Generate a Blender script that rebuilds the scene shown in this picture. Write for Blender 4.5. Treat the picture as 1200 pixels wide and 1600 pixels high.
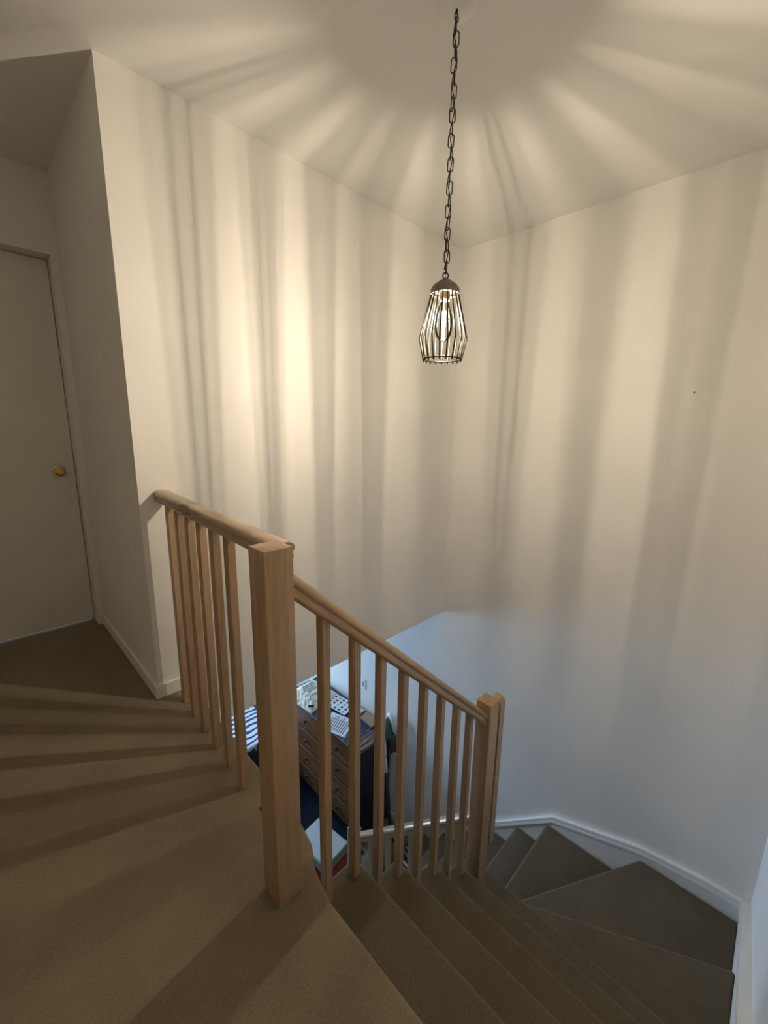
import bpy, bmesh, math, random
from mathutils import Vector, Matrix
random.seed(7)
PI = math.pi
for o in list(bpy.data.objects): bpy.data.objects.remove(o)
scene = bpy.context.scene
COL = scene.collection

# ------------------------------------------------------------------ camera
cam_d = bpy.data.cameras.new('camera'); cam = bpy.data.objects.new('camera', cam_d); COL.objects.link(cam)
cam_d.sensor_fit = 'VERTICAL'; cam_d.sensor_height = 24.0
cam_d.lens = 644.874 / 1600 * 24.0
cam_d.clip_start = 0.02
YAW, PITCH, ROLL = 0.7781, 0.2017, 0.0168
_f = Vector((math.cos(YAW)*math.cos(PITCH), math.sin(YAW)*math.cos(PITCH), -math.sin(PITCH)))
_r = Vector((math.sin(YAW), -math.cos(YAW), 0)); _u = _r.cross(_f)
_r2 = _r*math.cos(ROLL) + _u*math.sin(ROLL); _u2 = -_r*math.sin(ROLL) + _u*math.cos(ROLL)
M = Matrix((( _r2.x, _u2.x, -_f.x, -2.652), (_r2.y, _u2.y, -_f.y, -1.8897), (_r2.z, _u2.z, -_f.z, 1.2189), (0, 0, 0, 1)))
cam.matrix_world = M
scene.camera = cam

# ------------------------------------------------------------------ light and exposure
vs = scene.view_settings
vs.view_transform = 'Standard'; vs.look = 'None'; vs.gamma = 1.0; vs.use_curve_mapping = False
vs.exposure = 0.0
FILAMENT = 15200.0          # emission of the bulb's filaments
DAY = 122.0                # daylight at the lower room's window (W)
world = bpy.data.worlds.new('sky'); scene.world = world; world.use_nodes = True
bg = world.node_tree.nodes['Background']; bg.inputs[0].default_value = (0.55, 0.72, 1.0, 1); bg.inputs[1].default_value = 1.0
def area(name, loc, rot, sx, sy, power, col):
    l = bpy.data.lights.new(name, 'AREA'); l.shape = 'RECTANGLE'; l.size = sx; l.size_y = sy; l.energy = power; l.color = col
    o = bpy.data.objects.new(name, l); COL.objects.link(o); o.location = loc; o.rotation_euler = rot
    return o
area('window_daylight', (-1.0, 3.32, -1.3), (math.radians(-90), 0, 0), 1.5, 1.4, DAY, (0.44, 0.65, 1.0))
area('bedroom_daylight', (-2.6, 1.8, 0.6), (math.radians(-75), 0, 0), 0.8, 0.8, 7, (0.6, 0.78, 1.0))

# ------------------------------------------------------------------ materials
def nt(name):
    m = bpy.data.materials.new(name); m.use_nodes = True
    n = m.node_tree; n.nodes.clear()
    out = n.nodes.new('ShaderNodeOutputMaterial'); b = n.nodes.new('ShaderNodeBsdfPrincipled')
    n.links.new(b.outputs[0], out.inputs[0])
    return m, n, b
def N(n, t, **kw):
    x = n.nodes.new(t)
    for k, v in kw.items(): setattr(x, k, v)
    return x
def ramp(n, stops):
    r = N(n, 'ShaderNodeValToRGB'); e = r.color_ramp.elements
    while len(e) < len(stops): e.new(0.5)
    for i, (p, c) in enumerate(stops): e[i].position = p; e[i].color = (*c, 1)
    return r
def noise(n, vec, scale, detail=3, rough=0.5, mscale=None, mrot=None):
    t = N(n, 'ShaderNodeTexNoise'); t.inputs['Scale'].default_value = scale; t.inputs['Detail'].default_value = detail; t.inputs['Roughness'].default_value = rough
    if mscale or mrot:
        mp = N(n, 'ShaderNodeMapping')
        if mscale: mp.inputs['Scale'].default_value = mscale
        if mrot: mp.inputs['Rotation'].default_value = mrot
        n.links.new(vec, mp.inputs[0]); vec = mp.outputs[0]
    n.links.new(vec, t.inputs['Vector']); return t
def bump(n, b, h, strength, dist):
    k = N(n, 'ShaderNodeBump'); k.inputs['Strength'].default_value = strength; k.inputs['Distance'].default_value = dist
    n.links.new(h, k.inputs['Height']); n.links.new(k.outputs[0], b.inputs['Normal'])
def plain(name, c1, c2=None, rough=0.6, scale=30, metal=0.0, bs=0.0, bd=0.001, spec=0.5, detail=3):
    m, n, b = nt(name); tc = N(n, 'ShaderNodeTexCoord')
    t = noise(n, tc.outputs['Object'], scale, detail)
    r = ramp(n, [(0.3, c1), (0.7, c2 or c1)]); n.links.new(t.outputs[0], r.inputs[0]); n.links.new(r.outputs[0], b.inputs['Base Color'])
    b.inputs['Roughness'].default_value = rough; b.inputs['Metallic'].default_value = metal; b.inputs['Specular IOR Level'].default_value = spec
    if bs: bump(n, b, t.outputs[0], bs, bd)
    return m
def wall_mat(name, c):
    m, n, b = nt(name); tc = N(n, 'ShaderNodeTexCoord')
    t = noise(n, tc.outputs['Object'], 2.2, 4); c2 = tuple(x*0.955 for x in c)
    r = ramp(n, [(0.35, c2), (0.65, c)]); n.links.new(t.outputs[0], r.inputs[0]); n.links.new(r.outputs[0], b.inputs['Base Color'])
    b.inputs['Roughness'].default_value = 0.62; b.inputs['Specular IOR Level'].default_value = 0.3
    t2 = noise(n, tc.outputs['Object'], 190, 2); bump(n, b, t2.outputs[0], 0.16, 0.002)
    return m
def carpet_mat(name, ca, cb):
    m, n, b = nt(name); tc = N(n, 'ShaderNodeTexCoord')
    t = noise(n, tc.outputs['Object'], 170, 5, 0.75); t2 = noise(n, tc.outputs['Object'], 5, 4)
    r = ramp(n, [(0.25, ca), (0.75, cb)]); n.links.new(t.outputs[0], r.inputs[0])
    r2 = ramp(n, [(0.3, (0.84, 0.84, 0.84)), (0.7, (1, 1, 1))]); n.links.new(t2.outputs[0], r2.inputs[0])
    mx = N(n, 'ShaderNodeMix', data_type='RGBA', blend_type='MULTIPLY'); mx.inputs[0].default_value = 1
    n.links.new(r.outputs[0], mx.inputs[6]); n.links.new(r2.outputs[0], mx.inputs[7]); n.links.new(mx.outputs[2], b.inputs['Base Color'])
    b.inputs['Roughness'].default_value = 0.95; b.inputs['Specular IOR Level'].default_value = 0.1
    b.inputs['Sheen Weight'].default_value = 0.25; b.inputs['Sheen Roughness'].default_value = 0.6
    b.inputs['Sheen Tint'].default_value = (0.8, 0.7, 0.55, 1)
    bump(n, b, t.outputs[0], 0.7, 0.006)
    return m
def wood_mat(name, axis, ca, cb, rough=0.42, scale=26, coat=0.25):
    m, n, b = nt(name); tc = N(n, 'ShaderNodeTexCoord'); oi = N(n, 'ShaderNodeObjectInfo')
    ad = N(n, 'ShaderNodeVectorMath', operation='ADD'); sc = N(n, 'ShaderNodeVectorMath', operation='SCALE'); cmb = N(n, 'ShaderNodeCombineXYZ')
    for k in range(3): n.links.new(oi.outputs['Random'], cmb.inputs[k])
    n.links.new(cmb.outputs[0], sc.inputs[0]); sc.inputs['Scale'].default_value = 17
    n.links.new(tc.outputs['Object'], ad.inputs[0]); n.links.new(sc.outputs[0], ad.inputs[1])
    ms = [1, 1, 1]; ms[axis] = 0.045
    t = noise(n, ad.outputs[0], scale, 5, 0.55, mscale=ms); t3 = noise(n, ad.outputs[0], scale*7, 2, 0.5, mscale=ms); t2 = noise(n, ad.outputs[0], 3, 2)
    r = ramp(n, [(0.30, ca), (0.5, tuple((x+y)/2 for x, y in zip(ca, cb))), (0.68, cb)]); n.links.new(t.outputs[0], r.inputs[0])
    r3 = ramp(n, [(0.35, (0.86, 0.84, 0.8)), (0.6, (1, 1, 1))]); n.links.new(t3.outputs[0], r3.inputs[0])
    r2 = ramp(n, [(0.3, (0.88, 0.87, 0.86)), (0.7, (1.0, 1.0, 1.0))]); n.links.new(t2.outputs[0], r2.inputs[0])
    cur = r.outputs[0]
    for q in (r2, r3):
        mx = N(n, 'ShaderNodeMix', data_type='RGBA', blend_type='MULTIPLY'); mx.inputs[0].default_value = 1
        n.links.new(cur, mx.inputs[6]); n.links.new(q.outputs[0], mx.inputs[7]); cur = mx.outputs[2]
    n.links.new(cur, b.inputs['Base Color'])
    b.inputs['Roughness'].default_value = rough; b.inputs['Coat Weight'].default_value = coat; b.inputs['Coat Roughness'].default_value = 0.25
    bump(n, b, t.outputs[0], 0.12, 0.001)
    return m
PA, PB = (0.40, 0.265, 0.150), (0.53, 0.37, 0.225)
MT = dict(
    wall=wall_mat('painted_wall', (0.85, 0.83, 0.79)), ceil=wall_mat('painted_ceiling', (0.85, 0.83, 0.79)),
    trim=plain('gloss_trim_paint', (0.88, 0.87, 0.85), (0.91, 0.90, 0.88), 0.3, 12),
    door=plain('door_paint', (0.74, 0.71, 0.65), (0.77, 0.74, 0.68), 0.45, 6),
    carpet=carpet_mat('beige_carpet', (0.19, 0.148, 0.096), (0.33, 0.265, 0.18)), stair=carpet_mat('darker_stair_carpet', (0.095, 0.076, 0.048), (0.185, 0.152, 0.105)),  # treads get a darker tone of the landing carpet's beige
    wz=wood_mat('pine_vertical', 2, PA, PB), wx=wood_mat('pine_along_x', 0, PA, PB, 0.33, 26, 0.35), wy=wood_mat('pine_along_y', 1, PA, PB),
    brass=plain('brass', (0.55, 0.36, 0.12), (0.62, 0.42, 0.16), 0.3, 20, 1.0),
    iron=plain('dark_bronze_metal', (0.035, 0.030, 0.022), (0.06, 0.05, 0.035), 0.38, 60, 0.8),
    cap=plain('aged_bronze_cap', (0.17, 0.145, 0.12), (0.24, 0.21, 0.18), 0.5, 40, 0.25),
    navy=plain('worn_navy_paint', (0.010, 0.013, 0.028), (0.016, 0.02, 0.04), 0.4, 10),
    dwood=wood_mat('brown_drawer_wood', 1, (0.15, 0.062, 0.022), (0.25, 0.12, 0.045), 0.4, 18),
    knob=wood_mat('dark_knob_wood', 0, (0.05, 0.022, 0.01), (0.09, 0.04, 0.02)),
    wplastic=plain('white_plastic', (0.72, 0.71, 0.68), None, 0.35, 8), gplastic=plain('green_plastic', (0.035, 0.11, 0.09), (0.05, 0.14, 0.115), 0.3, 8),
    dplastic=plain('dark_plastic', (0.03, 0.032, 0.03), None, 0.4, 8), tanp=plain('tan_plastic', (0.5, 0.4, 0.22), None, 0.4, 8),
    paper=plain('white_paper', (0.78, 0.80, 0.80), None, 0.8, 8), ink=plain('dark_ink', (0.05, 0.06, 0.08), None, 0.8, 8), greyink=plain('grey_ink', (0.35, 0.38, 0.42), None, 0.8, 8),
    cream=plain('cream_crumpled_paper', (0.66, 0.60, 0.44), (0.74, 0.69, 0.54), 0.7, 14, bs=0.5, bd=0.01),
    card=plain('brown_cardboard', (0.36, 0.24, 0.14), (0.42, 0.29, 0.18), 0.8, 20),
    rug=plain('navy_rug_pile', (0.008, 0.012, 0.020), (0.014, 0.020, 0.033), 0.95, 200, bs=0.6, bd=0.004, spec=0.1),
    boxw=plain('pale_grey_box', (0.40, 0.42, 0.40), (0.46, 0.48, 0.46), 0.5, 6), green=plain('green_band', (0.12, 0.30, 0.09), (0.16, 0.36, 0.12), 0.5, 10),
    red=plain('dark_red_board', (0.20, 0.02, 0.02), (0.27, 0.035, 0.03), 0.5, 10), black=plain('black_leather', (0.012, 0.012, 0.014), (0.02, 0.02, 0.022), 0.4, 40),
    sage=plain('sage_cloth', (0.13, 0.17, 0.12), (0.19, 0.23, 0.17), 0.9, 30), dark=plain('dark_hole', (0.02, 0.015, 0.01), None, 0.9, 5),
    dfab=plain('dark_slate_fabric', (0.03, 0.04, 0.05), (0.045, 0.055, 0.065), 0.9, 60), sole=plain('off_white_rubber', (0.6, 0.58, 0.54), None, 0.7, 10),
)
def stripe_mat(name, ca, cb, scale, axis, dist, bias=0.5):
    m, n, b = nt(name); tc = N(n, 'ShaderNodeTexCoord'); w = N(n, 'ShaderNodeTexWave', bands_direction=axis)
    w.inputs['Scale'].default_value = scale; w.inputs['Distortion'].default_value = dist; w.inputs['Detail'].default_value = 2; w.inputs['Detail Scale'].default_value = 1.4
    n.links.new(tc.outputs['Object'], w.inputs[0]); r = ramp(n, [(bias-0.06, ca), (bias+0.06, cb)]); n.links.new(w.outputs[1], r.inputs[0]); n.links.new(r.outputs[0], b.inputs['Base Color'])
    b.inputs['Roughness'].default_value = 0.9; return m
MT['stripe'] = stripe_mat('navy_striped_cotton', (0.03, 0.045, 0.09), (0.62, 0.66, 0.72), 3.8, 'Y', 4.5, 0.40)
MT['pinkstripe'] = stripe_mat('pink_striped_cotton', (0.36, 0.12, 0.11), (0.74, 0.62, 0.58), 9, 'Y', 3.0)
def dresser_top_mat():
    m, n, b = nt('scraped_navy_top'); tc = N(n, 'ShaderNodeTexCoord')
    t = noise(n, tc.outputs['Object'], 16, 5, 0.6, mscale=(0.3, 3.2, 1)); sx = N(n, 'ShaderNodeSeparateXYZ'); n.links.new(tc.outputs['Object'], sx.inputs[0])
    mr = N(n, 'ShaderNodeMapRange'); mr.inputs[1].default_value = 0.42; mr.inputs[2].default_value = 0.0; mr.inputs[3].default_value = -0.16; mr.inputs[4].default_value = 0.10
    n.links.new(sx.outputs[1], mr.inputs[0]); ad = N(n, 'ShaderNodeMath', operation='ADD'); n.links.new(t.outputs[0], ad.inputs[0]); n.links.new(mr.outputs[0], ad.inputs[1])
    r = ramp(n, [(0.56, (0.018, 0.026, 0.055)), (0.62, (0.30, 0.20, 0.11))]); n.links.new(ad.outputs[0], r.inputs[0]); n.links.new(r.outputs[0], b.inputs['Base Color'])
    b.inputs['Roughness'].default_value = 0.38; return m
MT['dtop'] = dresser_top_mat()
def rail_worn_mat():
    m = MT['wx'].copy(); m.name = 'pine_scuffed_rail'; n = m.node_tree; b = [x for x in n.nodes if x.type == 'BSDF_PRINCIPLED'][0]
    src = b.inputs['Base Color'].links[0].from_socket
    tc = N(n, 'ShaderNodeTexCoord'); t = noise(n, tc.outputs['Object'], 55, 4, 0.65, mscale=(0.35, 1, 1), mrot=(0, 0, 0.35))
    s = N(n, 'ShaderNodeSeparateXYZ'); n.links.new(tc.outputs['Object'], s.inputs[0])
    d = N(n, 'ShaderNodeMath', operation='SUBTRACT'); n.links.new(s.outputs[0], d.inputs[0]); d.inputs[1].default_value = 0.40
    ab = N(n, 'ShaderNodeMath', operation='ABSOLUTE'); n.links.new(d.outputs[0], ab.inputs[0])
    mr = N(n, 'ShaderNodeMapRange'); mr.inputs[1].default_value = 0.0; mr.inputs[2].default_value = 0.17; mr.inputs[3].default_value = 0.16; mr.inputs[4].default_value = -0.25
    n.links.new(ab.outputs[0], mr.inputs[0]); ad = N(n, 'ShaderNodeMath', operation='ADD'); n.links.new(t.outputs[0], ad.inputs[0]); n.links.new(mr.outputs[0], ad.inputs[1])
    r = ramp(n, [(0.57, (0, 0, 0)), (0.64, (1, 1, 1))]); n.links.new(ad.outputs[0], r.inputs[0])
    mx = N(n, 'ShaderNodeMix', data_type='RGBA'); n.links.new(r.outputs[0], mx.inputs[0]); n.links.new(src, mx.inputs[6]); mx.inputs[7].default_value = (0.16, 0.09, 0.045, 1)
    n.links.new(mx.outputs[2], b.inputs['Base Color']); return m
MT['wrail'] = rail_worn_mat()
def glass_mat(name, tint, k):
    m = bpy.data.materials.new(name); m.use_nodes = True; n = m.node_tree; n.nodes.clear()
    out = N(n, 'ShaderNodeOutputMaterial'); tr = N(n, 'ShaderNodeBsdfTransparent'); gl = N(n, 'ShaderNodeBsdfGlossy'); mx = N(n, 'ShaderNodeMixShader'); fr = N(n, 'ShaderNodeFresnel')
    fr.inputs[0].default_value = k; tr.inputs[0].default_value = (*tint, 1); gl.inputs['Roughness'].default_value = 0.02
    n.links.new(fr.outputs[0], mx.inputs[0]); n.links.new(tr.outputs[0], mx.inputs[1]); n.links.new(gl.outputs[0], mx.inputs[2]); n.links.new(mx.outputs[0], out.inputs[0]); return m
MT['glass'] = glass_mat('thin_glass', (0.97, 0.97, 0.95), 1.35)
def emit_mat(name, c, s):
    m = bpy.data.materials.new(name); m.use_nodes = True; n = m.node_tree; n.nodes.clear()
    out = N(n, 'ShaderNodeOutputMaterial'); e = N(n, 'ShaderNodeEmission'); e.inputs[0].default_value = (*c, 1); e.inputs[1].default_value = s
    n.links.new(e.outputs[0], out.inputs[0]); return m
MT['filament'] = emit_mat('glowing_filament', (1.0, 0.845, 0.655), FILAMENT)

# ------------------------------------------------------------------ mesh helpers
class MB:
    def __init__(s): s.bm = bmesh.new()
    def box(s, x0, x1, y0, y1, z0, z1, bev=0, seg=2):
        t = bmesh.new(); bmesh.ops.create_cube(t, size=1)
        for v in t.verts: v.co = Vector(((x0+x1)/2+v.co.x*(x1-x0), (y0+y1)/2+v.co.y*(y1-y0), (z0+z1)/2+v.co.z*(z1-z0)))
        if bev: bmesh.ops.bevel(t, geom=t.edges[:], offset=bev, segments=seg, affect='EDGES', profile=0.5)
        return s.merge(t)
    def merge(s, t, mat=None):
        if mat: t.transform(mat)
        me = bpy.data.meshes.new('tmp'); t.to_mesh(me); t.free(); s.bm.from_mesh(me); bpy.data.meshes.remove(me); return s
    def prism(s, pts, z0, z1, bev=0, seg=3):
        t = bmesh.new(); a = [t.verts.new((x, y, z0)) for x, y in pts]; b = [t.verts.new((x, y, z1)) for x, y in pts]; n = len(pts)
        t.faces.new(a[::-1]); t.faces.new(b)
        for i in range(n): t.faces.new((a[i], a[(i+1) % n], b[(i+1) % n], b[i]))
        bmesh.ops.recalc_face_normals(t, faces=t.faces[:])
        if bev: bmesh.ops.bevel(t, geom=t.edges[:], offset=bev, segments=seg, affect='EDGES', profile=0.5)
        return s.merge(t)
    def sweep(s, prof, p0, p1, up=Vector((0, 0, 1)), side=None, vertical_ends=False):
        p0, p1 = Vector(p0), Vector(p1); d = (p1-p0).normalized(); sd = d.cross(up).normalized(); u = sd.cross(d).normalized()
        if vertical_ends: u = Vector((0, 0, 1))
        t = bmesh.new(); a = [t.verts.new(p0+sd*x+u*z) for x, z in prof]; b = [t.verts.new(p1+sd*x+u*z) for x, z in prof]; n = len(prof)
        t.faces.new(a); t.faces.new(b[::-1])
        for i in range(n): t.faces.new((a[i], b[i], b[(i+1) % n], a[(i+1) % n]))
        bmesh.ops.recalc_face_normals(t, faces=t.faces[:]); return s.merge(t)
    def tube(s, pts, r, sides=8, closed=False):
        pts = [Vector(p) for p in pts]; n = len(pts); rs = r if isinstance(r, (list, tuple)) else [r]*n
        t = bmesh.new(); rings = []; ref = None
        for i, p in enumerate(pts):
            if closed: d = pts[(i+1) % n]-pts[i-1]
            else: d = pts[min(i+1, n-1)]-pts[max(i-1, 0)]
            d.normalize()
            if ref is None:
                ref = Vector((0, 0, 1)) if abs(d.z) < 0.9 else Vector((1, 0, 0))
            a = (ref - d*ref.dot(d)); a.normalize(); ref = a; b = d.cross(a)
            rings.append([t.verts.new(p+(a*math.cos(2*PI*k/sides)+b*math.sin(2*PI*k/sides))*rs[i]) for k in range(sides)])
        m = n if closed else n-1
        for i in range(m):
            A, B = rings[i], rings[(i+1) % n]
            for k in range(sides): t.faces.new((A[k], A[(k+1) % sides], B[(k+1) % sides], B[k]))
        if not closed: t.faces.new(rings[0][::-1]); t.faces.new(rings[-1])
        bmesh.ops.recalc_face_normals(t, faces=t.faces[:]); return s.merge(t)
    def lathe(s, prof, c=(0, 0, 0), sides=32, axis='Z'):
        t = bmesh.new(); rings = []
        for r, z in prof:
            if r < 1e-5: rings.append([t.verts.new((0, 0, z))])
            else: rings.append([t.verts.new((r*math.cos(2*PI*k/sides), r*math.sin(2*PI*k/sides), z)) for k in range(sides)])
        for A, B in zip(rings, rings[1:]):
            for k in range(sides):
                q = [A[k % len(A)], A[(k+1) % len(A)], B[(k+1) % len(B)], B[k % len(B)]]; q = list(dict.fromkeys(q))
                if len(q) > 2: t.faces.new(q)
        bmesh.ops.recalc_face_normals(t, faces=t.faces[:])
        m = Matrix.Translation(c)
        if axis == 'Y': m = m @ Matrix.Rotation(PI/2, 4, 'X')
        if axis == 'X': m = m @ Matrix.Rotation(-PI/2, 4, 'Y')
        return s.merge(t, m)
    def build(s, name, mat, parent=None, loc=None, rot=None, smooth=False):
        me = bpy.data.meshes.new(name); s.bm.to_mesh(me); s.bm.free()
        me.materials.append(MT[mat] if isinstance(mat, str) else mat)
        if smooth:
            for p in me.polygons: p.use_smooth = True
        return link(name, me, parent, loc, rot)
def link(name, me, parent=None, loc=None, rot=None):
    o = bpy.data.objects.new(name, me); COL.objects.link(o)
    if parent: o.parent = parent
    if loc: o.location = loc
    if rot: o.rotation_euler = rot
    return o
def autosmooth(o, deg=40):
    me = o.data
    for p in me.polygons: p.use_smooth = True
    me.set_sharp_from_angle(angle=math.radians(deg)); return o
def empty(name, loc, label, cat, rz=0, group=None):
    o = bpy.data.objects.new(name, None); COL.objects.link(o); o.location = loc; o.rotation_euler = (0, 0, rz); o['label'] = label; o['category'] = cat
    if group: o['group'] = group
    return o
def tag(o, label, cat, group=None, kind=None):
    o['label'] = label; o['category'] = cat
    if group: o['group'] = group
    if kind: o['kind'] = kind
    return o
def struct(o, label, cat):
    o['kind'] = 'structure'; o['label'] = label; o['category'] = cat; return o

# ------------------------------------------------------------------ the room shell
H, SO, FL = 2.45, -0.278, -2.772      # upper ceiling, underside of upper floor, lower floor
RISE = 0.198
XA = -2.172                            # end of wall A (outer corner to the hall)
YD = -2.085                            # right-hand wall
XW, YB = -3.9, 3.06                     # far-left wall, lower back wall
YE = 1.0                               # door wall
struct(MB().box(0, 0.12, YD-0.12, YB+0.12, FL-0.1, H+0.1).build('wall_right', 'wall'), 'tall off-white wall on the right, running down the winding stairs', 'wall')
struct(MB().box(XA, 0, 0, 0.12, SO, H+0.1).build('wall_back', 'wall'), 'off-white wall behind the landing railing, striped by lamp shadows', 'wall')
struct(MB().box(XW, 0, YD-0.12, YD, FL-0.1, H+0.1).build('wall_front', 'wall'), 'pale wall at the right edge beside the winding steps', 'wall')
struct(MB().box(XW-0.12, XW, YD-0.12, YB+0.12, FL-0.1, H+0.1).build('wall_left', 'wall'), 'plain wall closing the landing and the lower room', 'wall')
struct(MB().box(XA, XA+0.10, 0.12, YE+0.2, SO, H+0.1).build('wall_hall_side', 'wall'), 'shaded hall wall between the stairwell corner and the door', 'wall')
w = MB()
DX1, DX0, DT = -2.205, -2.98, 2.065
w.box(DX1, XA, YE, YE+0.14, 0, H); w.box(XW, DX0, YE, YE+0.14, 0, H); w.box(DX0, DX1, YE, YE+0.14, DT, H)
struct(w.build('wall_hall_end', 'wall'), 'shaded wall around the plain hall door', 'wall')
w = MB(); w.box(XW, XA+0.1, 2.0, 2.1, SO, H); 
struct(w.build('wall_bedroom', 'wall'), 'wall of the room behind the hall door', 'wall')
struct(MB().box(XW-0.1, 0.1, YD-0.1, 2.1, H, H+0.1).build('ceiling', 'ceil'), 'flat off-white ceiling with radiating lamp shadows', 'ceiling')
# lower ceiling (underside of the upper storey)
w = MB(); w.box(XW, 0, 0.12, YB, SO, SO+0.1); w.box(XW, XA+0.05, 0, 0.12, SO, SO+0.1); w.box(XW, -2.10, -1.10, 0.0, SO, SO+0.1); w.box(XW, -2.16, YD, -1.10, SO, SO+0.1)
w.box(-2.18, -2.10, -1.06, 0.0, SO, -0.06); w.box(-2.22, -2.16, YD, -1.06, SO, -0.06)
struct(w.build('ceiling_lower', 'ceil'), 'ceiling of the lower room under the landing', 'ceiling')
# landing carpet: rounded edge over the stairwell
fl = MB(); fl.prism([(XW, YD), (-2.126, YD), (-2.126, -1.20), (-2.105, -1.10), (-2.068, -1.035), (-2.045, -0.9), (-2.030, 0.0), (XA, 0.0), (XA, 2.0), (XW, 2.0)], -0.058, 0, 0.018, 4)
o = struct(autosmooth(fl.build('floor', 'carpet')), 'beige carpeted landing floor crossed by lamp shadow bands', 'floor')
struct(MB().box(XW, 0, YD, YB, FL-0.1, FL).build('floor_lower', 'carpet'), 'beige carpet floor of the lower room', 'floor')
# lower back wall with window
wx0, wx1, wz0, wz1 = -1.75, -0.25, -2.0, -0.6
w = MB(); w.box(XW, wx0, YB, YB+0.12, FL, SO); w.box(wx1, 0, YB, YB+0.12, FL, SO); w.box(wx0, wx1, YB, YB+0.12, FL, wz0); w.box(wx0, wx1, YB, YB+0.12, wz1, SO)
struct(w.build('wall_lower_back', 'wall'), 'back wall of the lower room around its window', 'wall')
w = MB(); t = 0.05
w.box(wx0, wx0+t, YB+0.02, YB+0.08, wz0, wz1); w.box(wx1-t, wx1, YB+0.02, YB+0.08, wz0, wz1); w.box(wx0, wx1, YB+0.02, YB+0.08, wz0, wz0+t); w.box(wx0, wx1, YB+0.02, YB+0.08, wz1-t, wz1); w.box((wx0+wx1)/2-0.025, (wx0+wx1)/2+0.025, YB+0.02, YB+0.08, wz0, wz1)
win = struct(w.build('window_1', 'trim'), 'white framed window of the lower room', 'window')
for a, b in ((wx0+t, (wx0+wx1)/2-0.025), ((wx0+wx1)/2+0.025, wx1-t)): MB().box(a, b, YB+0.045, YB+0.05, wz0+t, wz1-t).build('pane', 'glass', win)
# baseboards of the hall
def base_prof(o=0.012, h=0.062): return o, h
w = MB(); w.box(XA-0.012, XA, -0.012, YE, 0, 0.060); 
struct(w.build('baseboard_hall', 'trim'), 'low white baseboard along the shaded hall wall', 'baseboard')
struct(MB().box(XA, -2.075, -0.012, 0, 0, 0.060).build('baseboard_back', 'trim'), 'short white baseboard piece at the wall corner by the railing', 'baseboard')
# door
d = empty('door_1', (DX1, YE+0.10, 0), 'plain off-white hall door with a round brass knob', 'door'); d['kind'] = 'structure'
MB().box(DX0-DX1+0.003, -0.003, 0.0, 0.036, 0.013, DT-0.003, 0.002).build('slab', 'door', d)
w = MB(); w.box(-0.014, 0.0, 0.036, 0.048, 0, DT); w.box(DX0-DX1, DX0-DX1+0.014, 0.036, 0.048, 0, DT); w.box(DX0-DX1, 0.0, 0.036, 0.048, DT-0.014, DT); w.build('door_stop', 'trim', d)
k = MB().lathe([(0.0, 0.0), (0.030, 0.0), (0.031, 0.004), (0.012, 0.008), (0.011, 0.028), (0.020, 0.034), (0.0275, 0.046), (0.026, 0.058), (0.016, 0.064), (0.014, 0.061), (0, 0.061)], (-0.078, 0.0, 0.945), 28, 'Y').build('knob', 'brass', d); autosmooth(k)
k['label'] = 'round brass knob'

# ------------------------------------------------------------------ stairs
NX = [-2.126, -1.898, -1.684, -1.467, -1.250, -1.042]
YI, YO = -1.033, -2.055
stair = empty('staircase', (-1.0, -1.03, FL), 'beige carpeted staircase that winds down to the left', 'staircase')
SL = Vector((-1.0, -1.03, FL))
def tread(poly, nose, z, depth=0.26):
    P = [Vector((x-SL.x, y-SL.y)) for x, y in poly]
    c = sum(P, Vector((0, 0)))/len(P)
    Q = [p.copy() for p in P]; i, j = nose; e = (P[j]-P[i]).normalized(); nrm = Vector((e.y, -e.x))
    if nrm.dot(c-P[i]) < 0: nrm = -nrm
    for k in (i, j): Q[k] = Q[k]+nrm*0.024
    m = MB(); zz = z-SL.z
    m.prism([tuple(p) for p in P], zz-0.046, zz, 0.019, 4); m.prism([tuple(p) for p in Q], zz-depth, zz-0.03)
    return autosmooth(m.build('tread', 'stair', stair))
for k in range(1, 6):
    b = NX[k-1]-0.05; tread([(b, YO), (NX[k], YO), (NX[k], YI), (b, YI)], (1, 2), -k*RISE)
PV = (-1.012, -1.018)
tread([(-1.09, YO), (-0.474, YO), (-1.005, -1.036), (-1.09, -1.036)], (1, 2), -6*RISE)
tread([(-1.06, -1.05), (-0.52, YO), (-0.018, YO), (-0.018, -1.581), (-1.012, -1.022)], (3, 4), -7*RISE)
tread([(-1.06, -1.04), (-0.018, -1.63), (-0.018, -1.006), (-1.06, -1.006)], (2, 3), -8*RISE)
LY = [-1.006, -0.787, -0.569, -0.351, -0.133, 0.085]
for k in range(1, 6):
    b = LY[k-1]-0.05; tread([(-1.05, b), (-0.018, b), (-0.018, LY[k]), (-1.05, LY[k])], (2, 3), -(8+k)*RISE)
# skirt boards and cap mouldings
def ribbon(line, axis, face, thick, h):
    """board in a vertical plane; line = [(s,z)] top edge; axis 'y' -> plane x=face"""
    m = MB(); t = bmesh.new(); vs = []
    for s, z in line:
        for dz in (0, -h):
            for tt in (0, thick):
                co = (face-tt, s, z+dz) if axis == 'y' else (s, face+tt, z+dz)
                vs.append(t.verts.new(co))
    n = len(line)
    for i in range(n-1):
        a = vs[i*4:i*4+4]; b = vs[i*4+4:i*4+8]
        for p, q in ((0, 1), (1, 3), (3, 2), (2, 0)): t.faces.new((a[p], a[q], b[q], b[p]))
    for i in (0, n-1):
        a = vs[i*4:i*4+4]; t.faces.new((a[0], a[1], a[3], a[2]))
    bmesh.ops.recalc_face_normals(t, faces=t.faces[:]); m.merge(t); return m
capB = [(YD, -1.252), (-1.90, -1.262), (-1.574, -1.312), (-1.044, -1.502), (-0.65, -1.862), (0.30, -2.715)]
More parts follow.
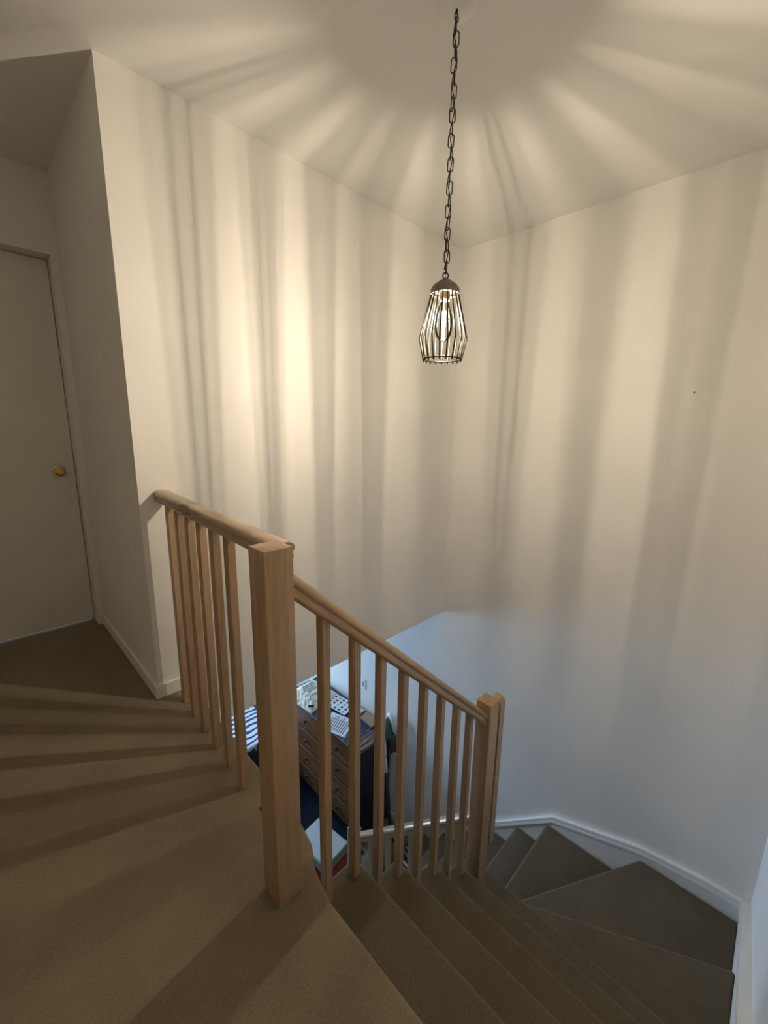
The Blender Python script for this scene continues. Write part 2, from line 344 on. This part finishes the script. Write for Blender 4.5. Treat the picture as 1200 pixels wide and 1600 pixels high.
sk = ribbon(capB, 'y', 0.0, 0.016, 0.62); struct(sk.build('trim_1', 'wall'), 'painted skirt board beside the steps on the right wall', 'trim')
def cap(name, line, axis, face, label, e=0.0):
    a = ribbon(line, axis, face, 0.026+e, 0.020); b = ribbon([(s, z-0.020) for s, z in line], axis, face, 0.020+e, 0.008); c = ribbon([(s, z-0.028) for s, z in line], axis, face, 0.030+e, 0.016)
    for q in (b, c):
        me = bpy.data.meshes.new('t'); q.bm.to_mesh(me); a.bm.from_mesh(me); bpy.data.meshes.remove(me); q.bm.free()
    return struct(a.build(name, 'trim'), label, 'trim')
cap('trim_2', [(s, z+0.006) for s, z in capB], 'y', 0.0, 'white moulding capping the skirt board on the right wall')
capD = [(0.0, -1.252), (-0.50, -1.03), (-1.042, -0.80), (-2.15, 0.07)]
struct(ribbon(capD, 'x', YD, 0.031, 0.5).build('trim_3', 'wall'), 'painted skirt board on the wall at the right edge', 'trim')
cap('trim_4', [(s, z+0.006) for s, z in capD], 'x', YD, 'white moulding rising along the wall at the right edge', 0.012)
struct(MB().box(-0.014, 0, 0.30, YB, FL, FL+0.07, 0.003).build('baseboard_lower', 'trim'), 'white baseboard of the lower room', 'baseboard')

# ------------------------------------------------------------------ balustrades
RP = [(-0.022, -0.024), (0.022, -0.024), (0.027, -0.019), (0.028, -0.010), (0.0245, -0.005), (0.0245, -0.001), (0.031, 0.004), (0.032, 0.010), (0.028, 0.018), (0.018, 0.0235), (0.0, 0.025),
      (-0.018, 0.0235), (-0.028, 0.018), (-0.032, 0.010), (-0.031, 0.004), (-0.0245, -0.001), (-0.0245, -0.005), (-0.028, -0.010), (-0.027, -0.019)]
def rail(p0, p1, parent, mat, base, cut0=0, cut1=0):
    p0, p1 = Vector(p0), Vector(p1); L = (p1-p0).length; m = MB(); m.sweep(RP, (0, 0, 0), (L, 0, 0))
    # vertical cuts at the ends of a raking rail
    d = (p1-p0).normalized(); pitch = math.asin(d.z); az = math.atan2(d.y, d.x)
    for v in m.bm.verts:
        v.co.x += v.co.z*math.tan(pitch)
    o = m.build('handrail', mat, parent); o.location = p0-Vector(base); o.rotation_euler = Matrix(((1, 0, 0), (0, 1, 0), (0, 0, 1))).to_euler()
    o.rotation_euler = (Matrix.Rotation(az, 3, 'Z') @ Matrix.Rotation(-pitch, 3, 'Y')).to_euler()
    return autosmooth(o, 50)
def stick(x, y, z0, z1l, z1h, parent, base, ax='x', s=0.028, proto={}):
    """square baluster, near corner x,y; its top follows the rail (z1l at start side, z1h at the other side)"""
    m = MB(); t = bmesh.new(); bmesh.ops.create_cube(t, size=1)
    for v in t.verts:
        fx = v.co.x+0.5; fy = v.co.y+0.5; f = fx if ax == 'x' else fy
        top = z1l+(z1h-z1l)*f; v.co = Vector((x+fx*s-base[0], y+fy*s-base[1], (z0 if v.co.z < 0 else top)-base[2]))
    ed = [e for e in t.edges if abs(e.verts[0].co.z-e.verts[1].co.z) > 0.2]
    bmesh.ops.bevel(t, geom=ed, offset=0.003, segments=2, affect='EDGES')
    m.merge(t); return m.build('baluster', 'wz', parent)
def newel(x0, y0, w, z0, z1, parent, base, name='newel_post'):
    m = MB(); b = Vector(base); m.box(x0-b.x, x0+w-b.x, y0-b.y, y0+w-b.y, z0-b.z, z1-b.z, 0.004, 2); return autosmooth(m.build(name, 'wz', parent), 35)
# landing
B1 = (-2.14, -0.55, 0)
g1 = empty('balustrade', B1, 'level pine railing along the landing edge with the tall thick newel post', 'railing')
def x1(y): return -2.107+(y+0.12)*0.050          # left face of the balusters
for kk in range(6):
    y = -0.124-0.1204*kk; stick(x1(y), y, -0.002, 0.898, 0.898, g1, B1, 'y')
w1 = 0.0727
newel(-2.2347, -1.1251, w1, -0.002, 0.957, g1, B1)
rail((x1(0)+0.016, -0.001, 0.921), (x1(-1.05)+0.010, -1.052, 0.921), g1, 'wrail', B1)
hl = MB().lathe([(0, 0.0), (0.011, 0.0), (0.012, 0.001), (0, 0.0015)], (-2.118-B1[0], -0.835-B1[1], 0.0), 14).build('empty_baluster_hole', 'dark', g1)
# upper flight
B2 = (-1.65, -1.085, -0.6)
g2 = empty('balustrade', B2, 'raking pine railing down the straight flight, ending at a square newel', 'railing')
SLP = -0.917
def z2(x): return 0.860+SLP*(x+2.160)             # rail centre line
for i, x in enumerate([-2.065, -1.955, -1.848, -1.740, -1.630, -1.522, -1.412, -1.310]):
    tr = 1+i//2; stick(x, -1.095, -tr*RISE-0.002, z2(x)-0.028, z2(x+0.028)-0.028, g2, B2, 'x')
rail((-2.163, -1.085, z2(-2.163)), (-1.205, -1.085, z2(-1.205)), g2, 'wx', B2)
n2 = newel(-1.205, -1.128, 0.0727, -5*RISE-0.002, 0.055, g2, B2)
# lower flight
B3 = (-1.1, -0.6, -1.8)
g3 = empty('balustrade', B3, 'lower pine railing beyond the square newel, shiny with daylight', 'railing')
def z3(y): return -0.655-0.985*(y+1.05)
rail((-1.095, -1.055, z3(-1.055)), (-1.095, -0.15, z3(-0.15)), g3, 'wx', B3)
for y in (-0.955, -0.80, -0.64, -0.46, -0.30):
    k = 0
    for q, ny in enumerate(LY):
        if y > ny-0.02: k = q+1
    stick(-1.111, y, -(8+k)*RISE-0.002, z3(y)-0.028, z3(y+0.028)-0.028, g3, B3, 'y')
newel(-1.131, -0.155, 0.0727, -12*RISE-0.002, -1.485, g3, B3)
m = MB(); pr = []
for i in range(13):
    a = PI*i/12; pr.append((math.cos(a)*0.0305, math.sin(a)*0.0305))
t = bmesh.new(); zt, zb = 0.004, -0.755; v0 = []; v1 = []
outline = [(0.0305, zb)]+[(c, zt+s) for c, s in pr]+[(-0.0305, zb)]
for yy, zz in outline:
    v0.append(t.verts.new((-1.108-B3[0], -1.092+yy-B3[1], zz-B3[2]))); v1.append(t.verts.new((-1.067-B3[0], -1.092+yy-B3[1], zz-B3[2])))
t.faces.new(v0); t.faces.new(v1[::-1])
for i in range(len(v0)): t.faces.new((v0[i], v1[i], v1[(i+1) % len(v0)], v0[(i+1) % len(v0)]))
bmesh.ops.recalc_face_normals(t, faces=t.faces[:]); m.merge(t); m.box(-1.1325-B3[0], -1.100-B3[0], -1.105-B3[1], -1.060-B3[1], -0.05-B3[2], 0.028-B3[2], 0.003); o = autosmooth(m.build('half_newel', 'wz', g3), 40); o['label'] = 'round-topped half post against the newel'

# ------------------------------------------------------------------ pendant lamp
LX, LYY = -1.4545, -0.977
BL = Vector((LX, LYY, 1.44))
lamp = empty('pendant_lamp', BL, 'hanging cage lamp of thin dark wires on a long chain', 'lamp')
def Z(z): return z-BL.z
o = autosmooth(MB().lathe([(0, Z(H)), (0.062, Z(H)), (0.062, Z(H-0.004)), (0.045, Z(H-0.012)), (0.015, Z(H-0.018)), (0, Z(H-0.018))]).build('canopy', 'ceil', lamp))
w = MB(); w.tube([(0, 0, Z(H-0.016)), (0, 0, Z(H-0.026))], 0.004, 8); w.tube([(0.009*math.sin(2*PI*i/14), 0, Z(H-0.036)+0.010*math.cos(2*PI*i/14)) for i in range(14)], 0.002, 6, True); w.build('hook', 'iron', lamp, smooth=True)
ztop, zbot = H-0.040, 1.722; NL = 21; pitch = (ztop-zbot)/NL
lk = MB(); Lh = pitch*0.5+0.0035-0.008; wd = 0.0085; pts = []
for i in range(10): a = PI*i/9; pts.append((wd*math.cos(a), 0, Lh+wd*math.sin(a)*0.95))
for i in range(10): a = PI+PI*i/9; pts.append((wd*math.cos(a), 0, -Lh+wd*math.sin(a)*0.95))
lk.tube(pts, 0.0018, 6, True); base_link = None
tw = 0.3
for i in range(NL):
    z = ztop-(i+0.5)*pitch
    if base_link is None: base_link = lk.build('chain_link', 'iron', lamp, smooth=True); q = base_link
    else: q = link('chain_link', base_link.data, lamp)
    q.location = (0.0015*math.sin(i*1.7), 0.0015*math.cos(i*2.1), Z(z)); q.rotation_euler = (random.uniform(-0.06, 0.06), random.uniform(-0.05, 0.05), 0.75+(PI/2)*(i % 2)+random.uniform(-0.35, 0.35))
w = MB(); cp = []
for i in range(NL*6+1):
    a = i/6*PI; z = ztop+0.01-(ztop-zbot)*i/(NL*6); cp.append((0.0055*math.cos(a*0.5+0.4), 0.0055*math.sin(a*0.5+0.4), Z(z)))
w.tube(cp, 0.0016, 6); w.build('cord', 'iron', lamp, smooth=True)
w = MB(); w.tube([(0.009*math.sin(2*PI*i/16)*0.72, 0.009*math.sin(2*PI*i/16)*-0.70, Z(1.714)+0.0095*math.cos(2*PI*i/16)) for i in range(16)], 0.0022, 8, True); w.build('loop', 'iron', lamp, smooth=True)
o = autosmooth(MB().lathe([(0, 1.709-BL.z), (0.005, Z(1.708)), (0.007, Z(1.702)), (0.020, Z(1.699)), (0.0245, Z(1.693)), (0.036, Z(1.687)), (0.044, Z(1.678)), (0.0475, Z(1.671)), (0.0475, Z(1.657)), (0.0455, Z(1.656)), (0.045, Z(1.668)), (0.036, Z(1.680)), (0, Z(1.684))], sides=40).build('cap', 'cap', lamp), 30)
o = autosmooth(MB().lathe([(0, Z(1.682)), (0.017, Z(1.682)), (0.018, Z(1.640)), (0.015, Z(1.636)), (0, Z(1.636))], sides=20).build('socket', 'cap', lamp), 40)
rw = 0.0026; NW = 19
rib = MB(); rib.tube([(0.0435, 0, Z(1.668)), (0.0455, 0, Z(1.655)), (0.0780, 0, Z(1.524)), (0.0790, 0, Z(1.518)), (0.0783, 0, Z(1.512)), (0.0650, 0, Z(1.449)), (0.0630, 0, Z(1.444))], rw, 8)
r0 = rib.build('wire_rib', 'iron', lamp, smooth=True)
for i in range(NW):
    q = r0 if i == 0 else link('wire_rib', r0.data, lamp)
    q.rotation_euler = (0, 0, math.radians(1.0+i*360/NW))
def ring(name, r, z, tr):
    w = MB(); w.tube([(r*math.cos(2*PI*i/48), r*math.sin(2*PI*i/48), Z(z)) for i in range(48)], tr, 8, True); return w.build(name, 'iron', lamp, smooth=True)
ring('bottom_ring', 0.0628, 1.452, 0.0028); ring('top_ring', 0.0425, 1.661, 0.0024)
bulb = autosmooth(MB().lathe([(0.0125, Z(1.640)), (0.014, Z(1.632)), (0.020, Z(1.615)), (0.0275, Z(1.590)), (0.031, Z(1.565)), (0.0300, Z(1.545)), (0.024, Z(1.525)), (0.013, Z(1.512)), (0.0, Z(1.509))], sides=28).build('bulb', 'glass', lamp), 60)
for i in range(4):
    a = 0.35+i*PI/2; w = MB(); w.tube([(0.0043*math.cos(a), 0.0043*math.sin(a), Z(1.554)), (0.0040*math.cos(a), 0.0040*math.sin(a), Z(1.604))], 0.0006, 6); w.build('filament', 'filament', bulb)

# ------------------------------------------------------------------ lower room: dresser and what lies on it
DXB, DY0, DY1, DZ = -0.02, 0.56, 1.78, -1.72
BD = (-0.45, DY0, FL)
dr = empty('dresser', BD, 'worn navy chest of brown wooden drawers in the lower room', 'dresser')
DL, DD, DH = DY1-DY0, DXB+0.45, DZ-FL
w = MB(); w.box(0.012, DD, 0.012, 0.034, 0, DH-0.03); w.box(0.012, DD, DL-0.034, DL-0.012, 0, DH-0.03); w.box(DD-0.012, DD, 0.03, DL-0.03, 0.05, DH-0.03)
w.box(0.0, 0.024, 0.012, 0.05, 0, DH-0.03); w.box(0.0, 0.024, DL-0.05, DL-0.012, 0, DH-0.03); w.box(0.004, DD, 0.03, DL-0.03, 0.0, 0.10)
zs = [0.105+i*0.226 for i in range(5)]
for z in zs[1:4]: w.box(0.002, 0.03, 0.045, DL-0.045, z-0.009, z+0.009)
w.build('carcass', 'navy', dr)
MB().box(-0.015, DD, -0.008, DL+0.008, DH-0.03, DH, 0.004).build('top', 'dtop', dr)
MB().box(-0.0165, -0.0148, -0.006, DL, DH-0.011, DH-0.003).build('worn_edge', 'card', dr)
for i in range(4):
    a, b = zs[i]+0.011, (zs[i+1]-0.011 if i < 3 else DH-0.034)
    dw = MB().box(-0.004, 0.02, 0.053, DL-0.053, a, b, 0.003).build('drawer', 'dwood', dr)
    for y in (0.30, 0.83): autosmooth(MB().lathe([(0, 0), (0.008, 0), (0.009, 0.012), (0.018, 0.018), (0.017, 0.028), (0, 0.032)], (-0.004, y, (a+b)/2), 14, 'X').build('knob', 'knob', dw))
# cream bag
def slab_pts(pts, z0, th, name, mat, bev=0.004, label=None, cat=None, parent=None, base=None):
    c = base or (sum(p[0] for p in pts)/len(pts), sum(p[1] for p in pts)/len(pts), z0)
    m = MB(); m.prism([(x-c[0], y-c[1]) for x, y in pts], z0-c[2], z0-c[2]+th, bev, 2); o = m.build(name, mat, parent)
    if not parent: o.location = c
    if label: tag(o, label, cat)
    return o, c
bag = empty('paper_bag', (-0.28, 1.53, DZ), 'crumpled cream paper bag lying at the far end of the dresser', 'bag')
m = MB(); t = bmesh.new(); bmesh.ops.create_grid(t, x_segments=14, y_segments=14, size=0.5); bmesh.ops.extrude_face_region(t, geom=t.faces[:])
bmesh.ops.recalc_face_normals(t, faces=t.faces[:])
m2 = MB(); t.free(); t = bmesh.new(); G = 16; up = {}; dn = {}
rr = random.Random(3)
for i in range(G+1):
    for j in range(G+1):
        u, v = i/G-0.5, j/G-0.5; ed = min(0.5-abs(u), 0.5-abs(v)); hgt = 0.012+0.045*min(1, ed*5)+rr.uniform(-0.006, 0.006)
        x, y = u*0.40, v*0.44; a = 0.10; up[i, j] = t.verts.new((x*math.cos(a)-y*math.sin(a), x*math.sin(a)+y*math.cos(a), hgt)); dn[i, j] = t.verts.new((up[i, j].co.x, up[i, j].co.y, 0))
for i in range(G):
    for j in range(G):
        t.faces.new((up[i, j], up[i+1, j], up[i+1, j+1], up[i, j+1])); t.faces.new((dn[i, j], dn[i, j+1], dn[i+1, j+1], dn[i+1, j]))
for i in range(G):
    for A, B in (((i, 0), (i+1, 0)), ((i+1, G), (i, G)), ((0, i+1), (0, i)), ((G, i), (G, i+1))): t.faces.new((up[B], up[A], dn[A], dn[B]))
bmesh.ops.recalc_face_normals(t, faces=t.faces[:]); m2.merge(t); m.bm.free(); m2.build('body', 'cream', bag)
MB().tube([(-0.10+0.13*i/10, -0.12+0.05*math.sin(i/10*PI)+0.02*i/10, 0.066+0.004*math.sin(i)) for i in range(11)], 0.004, 6).build('handle', 'black', bag, smooth=True)
MB().tube([(-0.17+0.05*i/6, -0.19+0.02*math.sin(i), 0.05) for i in range(7)], 0.010, 6).build('tag', 'black', bag, smooth=True)
w = MB()
for i in range(5): w.box(-0.06+rr.uniform(-.02, .02), 0.10+rr.uniform(-.03, .03), 0.02+i*0.035, 0.026+i*0.035, 0.056, 0.0635)
w.build('print', 'greyink', bag)
# folder, icon sheet, letter, cardboard
slab_pts([(-0.20, 1.10), (-0.03, 1.13), (-0.03, 1.29), (-0.22, 1.27)], DZ, 0.012, 'folder', 'navy', 0.002, 'dark navy folder under the picture sheet on the dresser', 'folder')
def quad_sheet(name, A, B, C_, z, label, cat):
    """A origin corner, B along width, C along height"""
    A, B, C_ = Vector(A), Vector(B), Vector(C_); D = B+C_-A
    o, c = slab_pts([tuple(A), tuple(B), tuple(D), tuple(C_)], z, 0.002, name, 'paper', 0, label, cat)
    ex, ey = B-A, C_-A
    def mark(part, mat, u0, u1, v0, v1):
        q = [A+ex*u+ey*v for u, v in ((u0, v0), (u1, v0), (u1, v1), (u0, v1))]
        m = MB(); m.prism([(p.x-c[0], p.y-c[1]) for p in q], 0.002, 0.0026); return m.build(part, mat, o)
    return mark
mk = quad_sheet('icon_sheet', (-0.235, 1.02), (-0.035, 1.05), (-0.275, 1.34), DZ+0.013, 'white sheet of small dark picture icons on the dresser', 'paper')
for i in range(4):
    for j in range(5): mk('icon', 'ink' if (i+j) % 3 else 'greyink', 0.08+i*0.23, 0.20+i*0.23+0.02*((i*j) % 2), 0.10+j*0.175, 0.19+j*0.175)
mk = quad_sheet('letter', (-0.43, 0.79), (-0.20, 0.89), (-0.51, 1.06), DZ+0.001, 'white printed letter lying nearest on the dresser top', 'paper')
for j in range(9): mk('text_line', 'ink', 0.10, 0.9-0.07*(j % 3), 0.12+j*0.085, 0.12+j*0.085+0.03)
slab_pts([(-0.15, 0.70), (-0.03, 0.70), (-0.03, 0.90), (-0.14, 0.88)], DZ, 0.02, 'cardboard_box', 'card', 0.002, 'flat brown cardboard packet at the wall side of the dresser', 'box')
slab_pts([(-0.17, 0.93), (-0.03, 0.93), (-0.03, 1.01), (-0.16, 1.00)], DZ, 0.015, 'envelope', 'cream', 0.002, 'small cream envelope between the cardboard packet and icon sheet', 'envelope')
# outlet
ot = empty('light_switch', (0, 0.985, -1.432), 'white wall switch plate above the dresser', 'switch')
MB().box(-0.007, 0, -0.037, 0.037, -0.058, 0.058, 0.003).build('plate', 'trim', ot); MB().box(-0.011, -0.006, -0.012, 0.012, -0.026, 0.026, 0.002).build('rocker', 'greyink', ot)
nl = autosmooth(MB().lathe([(0, 0), (0.004, 0), (0.0045, 0.003), (0, 0.004)], (0, 0, 0), 10, 'X').build('wall_nail', 'iron', None, (0, -1.474, 1.42))); tag(nl, 'tiny dark nail head high on the right wall', 'nail')
# stick vacuum leaning on the wall
VB = (-0.16, 0.42, FL)
vc = empty('stick_vacuum', VB, 'white and green stick vacuum leaning between dresser and wall', 'vacuum cleaner')
def V(x, y, z): return (x-VB[0], y-VB[1], z-VB[2])
m = MB(); m.tube([V(-0.05, 0.555, -1.60), V(-0.055, 0.555, -1.54), V(-0.07, 0.52, -1.515), V(-0.075, 0.475, -1.54), V(-0.075, 0.455, -1.62), V(-0.075, 0.452, -1.68)], [0.020, 0.024, 0.027, 0.027, 0.024, 0.020], 12); m.build('handle', 'wplastic', vc, smooth=True)
MB().tube([V(-0.075, 0.452, -1.663), V(-0.106, 0.448, -1.663)], 0.008, 10).build('button', 'black', vc, smooth=True)
m = MB(); m.tube([V(-0.10, 0.535, -1.55), V(-0.10, 0.525, -1.62), V(-0.10, 0.505, -1.70), V(-0.09, 0.49, -1.74)], [0.022, 0.040, 0.046, 0.042], 16); m.build('body', 'gplastic', vc, smooth=True)
m = MB(); m.tube([V(-0.08, 0.49, -1.73), V(-0.07, 0.47, -1.86), V(-0.07, 0.465, -1.90)], [0.040, 0.036, 0.030], 14); m.build('dust_cup', 'dplastic', vc, smooth=True)
MB().box(*[q for a, b in zip(V(-0.10, 0.43, -1.91), V(-0.06, 0.47, -1.875)) for q in (a, b)], 0.004).build('latch', 'tanp', vc)
m = MB(); m.tube([V(-0.15, 0.53, -1.75), V(-0.15, 0.515, -1.90), V(-0.15, 0.51, -1.93)], [0.022, 0.026, 0.024], 12); m.tube([V(-0.15, 0.51, -1.93), V(-0.15, 0.485, -2.08)], 0.020, 12); m.build('tube_sleeve', 'wplastic', vc, smooth=True)
MB().tube([V(-0.15, 0.485, -2.07), V(-0.16, 0.43, -2.40), V(-0.17, 0.40, FL+0.05)], 0.015, 10).build('pole', 'knob', vc, smooth=True)
MB().box(*[q for a, b in zip(V(-0.29, 0.33, FL), V(-0.05, 0.44, FL+0.06)) for q in (a, b)], 0.015, 3).build('floor_head', 'dplastic', vc)
# rug, striped ottoman, boxes
o = MB().box(-0.62, 0.609, -1.25, 0.85, 0, 0.012, 0.004).build('rug', 'rug', None, (-1.06, 1.72, FL)); tag(o, 'dark navy rug in front of the chest of drawers', 'rug')
ot = empty('ottoman', (-0.95, 2.45, FL+0.012), 'low bench under a navy and white striped throw beyond the dresser', 'bench')
MB().box(-0.45, 0.45, -0.55, 0.55, 0.0, 0.44, 0.02).build('base', 'dfab', ot)
o = autosmooth(MB().box(-0.47, 0.47, -0.57, 0.57, 0.40, 0.50, 0.03, 4).build('striped_throw', 'stripe', ot))
bx = empty('storage_box', (-0.785, 0.685, FL+0.132), 'pale grey flat box with green rim stacked on the red case', 'box', 0.12)
MB().box(-0.145, 0.145, -0.20, 0.20, 0, 0.06, 0.006).build('body', 'boxw', bx); MB().box(-0.150, 0.150, -0.205, 0.205, 0.055, 0.085, 0.004).build('green_rim', 'green', bx); MB().box(-0.140, 0.140, -0.195, 0.195, 0.083, 0.093, 0.004).build('lid', 'boxw', bx)
o = MB().box(-0.16, 0.16, -0.22, 0.22, 0, 0.12, 0.004).build('red_case', 'red', None, (-0.765, 0.65, FL+0.012), (0, 0, 0.06)); tag(o, 'dark red case under the pale grey box', 'case')
# crumpled pink striped cloth
t = bmesh.new(); G = 22; vv = {}
for i in range(G+1):
    for j in range(G+1):
        u, v = i/G-0.5, j/G-0.5; r = math.hypot(u, v)*2; hgt = 0.16*max(0, 1-r**1.6)*(0.75+0.25*math.sin(9*u+5*v))+0.025*math.sin(14*u+3)*math.cos(11*v)*max(0, 1-r)+0.004
        vv[i, j] = t.verts.new((u*0.30, v*0.30, hgt*1.6)); 
bt = {k: t.verts.new((p.co.x, p.co.y, max(0, p.co.z-0.006) if p.co.z > 0.01 else 0)) for k, p in list(vv.items())}
for i in range(G):
    for j in range(G):
        t.faces.new((vv[i, j], vv[i+1, j], vv[i+1, j+1], vv[i, j+1])); t.faces.new((bt[i, j], bt[i, j+1], bt[i+1, j+1], bt[i+1, j]))
for i in range(G):
    for A, B in (((i, 0), (i+1, 0)), ((i+1, G), (i, G)), ((0, i+1), (0, i)), ((G, i), (G, i+1))): t.faces.new((vv[B], vv[A], bt[A], bt[B]))
bmesh.ops.recalc_face_normals(t, faces=t.faces[:]); m = MB(); m.merge(t); o = m.build('striped_towel', 'pinkstripe', None, (-1.09, 0.30, FL), None, True); tag(o, 'crumpled pink and white striped towel on the lower floor', 'towel')
# bag and shoes at the foot of the stairs
t = bmesh.new(); bmesh.ops.create_uvsphere(t, u_segments=20, v_segments=12, radius=1)
for v in t.verts: v.co = Vector((v.co.x*0.14*(1+0.12*math.sin(5*v.co.y)), v.co.y*0.12, max(0, 0.13+v.co.z*0.15+0.02*math.sin(7*v.co.x))))
bg_ = empty('cloth_bag', (-0.42, 0.27, FL), 'sage green cloth bag at the foot of the stairs', 'bag'); m = MB(); m.merge(t); m.build('body', 'sage', bg_, smooth=True)
MB().tube([(0.06*math.cos(PI*i/10), 0.02, 0.26+0.09*math.sin(PI*i/10)) for i in range(11)], 0.008, 6).build('strap', 'gplastic', bg_, smooth=True)
def shoe(loc, rz, label):
    s = empty('shoe', loc, label, 'shoe', rz, 'black shoes at the foot of the stairs')
    t = bmesh.new(); secs = [(-0.13, 0.030, 0.075), (-0.10, 0.036, 0.095), (-0.05, 0.034, 0.085), (0.0, 0.036, 0.065), (0.06, 0.044, 0.050), (0.11, 0.038, 0.042), (0.14, 0.018, 0.030)]
    rg = []
    for x, hw, hh in secs: rg.append([t.verts.new((x, hw*math.cos(a), 0.018+hh*max(0, math.sin(a)))) for a in [PI*k/8 for k in range(9)]])
    for A, B in zip(rg, rg[1:]):
        for k in range(8): t.faces.new((A[k], A[k+1], B[k+1], B[k]))
        t.faces.new((A[8], A[0], B[0], B[8]))
    t.faces.new(rg[0]); t.faces.new(rg[-1][::-1]); bmesh.ops.recalc_face_normals(t, faces=t.faces[:]); m = MB(); m.merge(t); m.build('upper', 'black', s, smooth=True)
    m = MB(); m.prism([(x, hw+0.003) for x, hw, hh in secs]+[(x, -hw-0.003) for x, hw, hh in secs[::-1]], 0, 0.02); m.build('sole', 'sole', s)
shoe((-0.40, -0.02, -13*RISE), 1.2, 'black shoe on the bottom step, nearer to the bag'); shoe((-0.28, -0.02, -13*RISE), 1.4, 'black shoe on the bottom step, nearer to the wall')
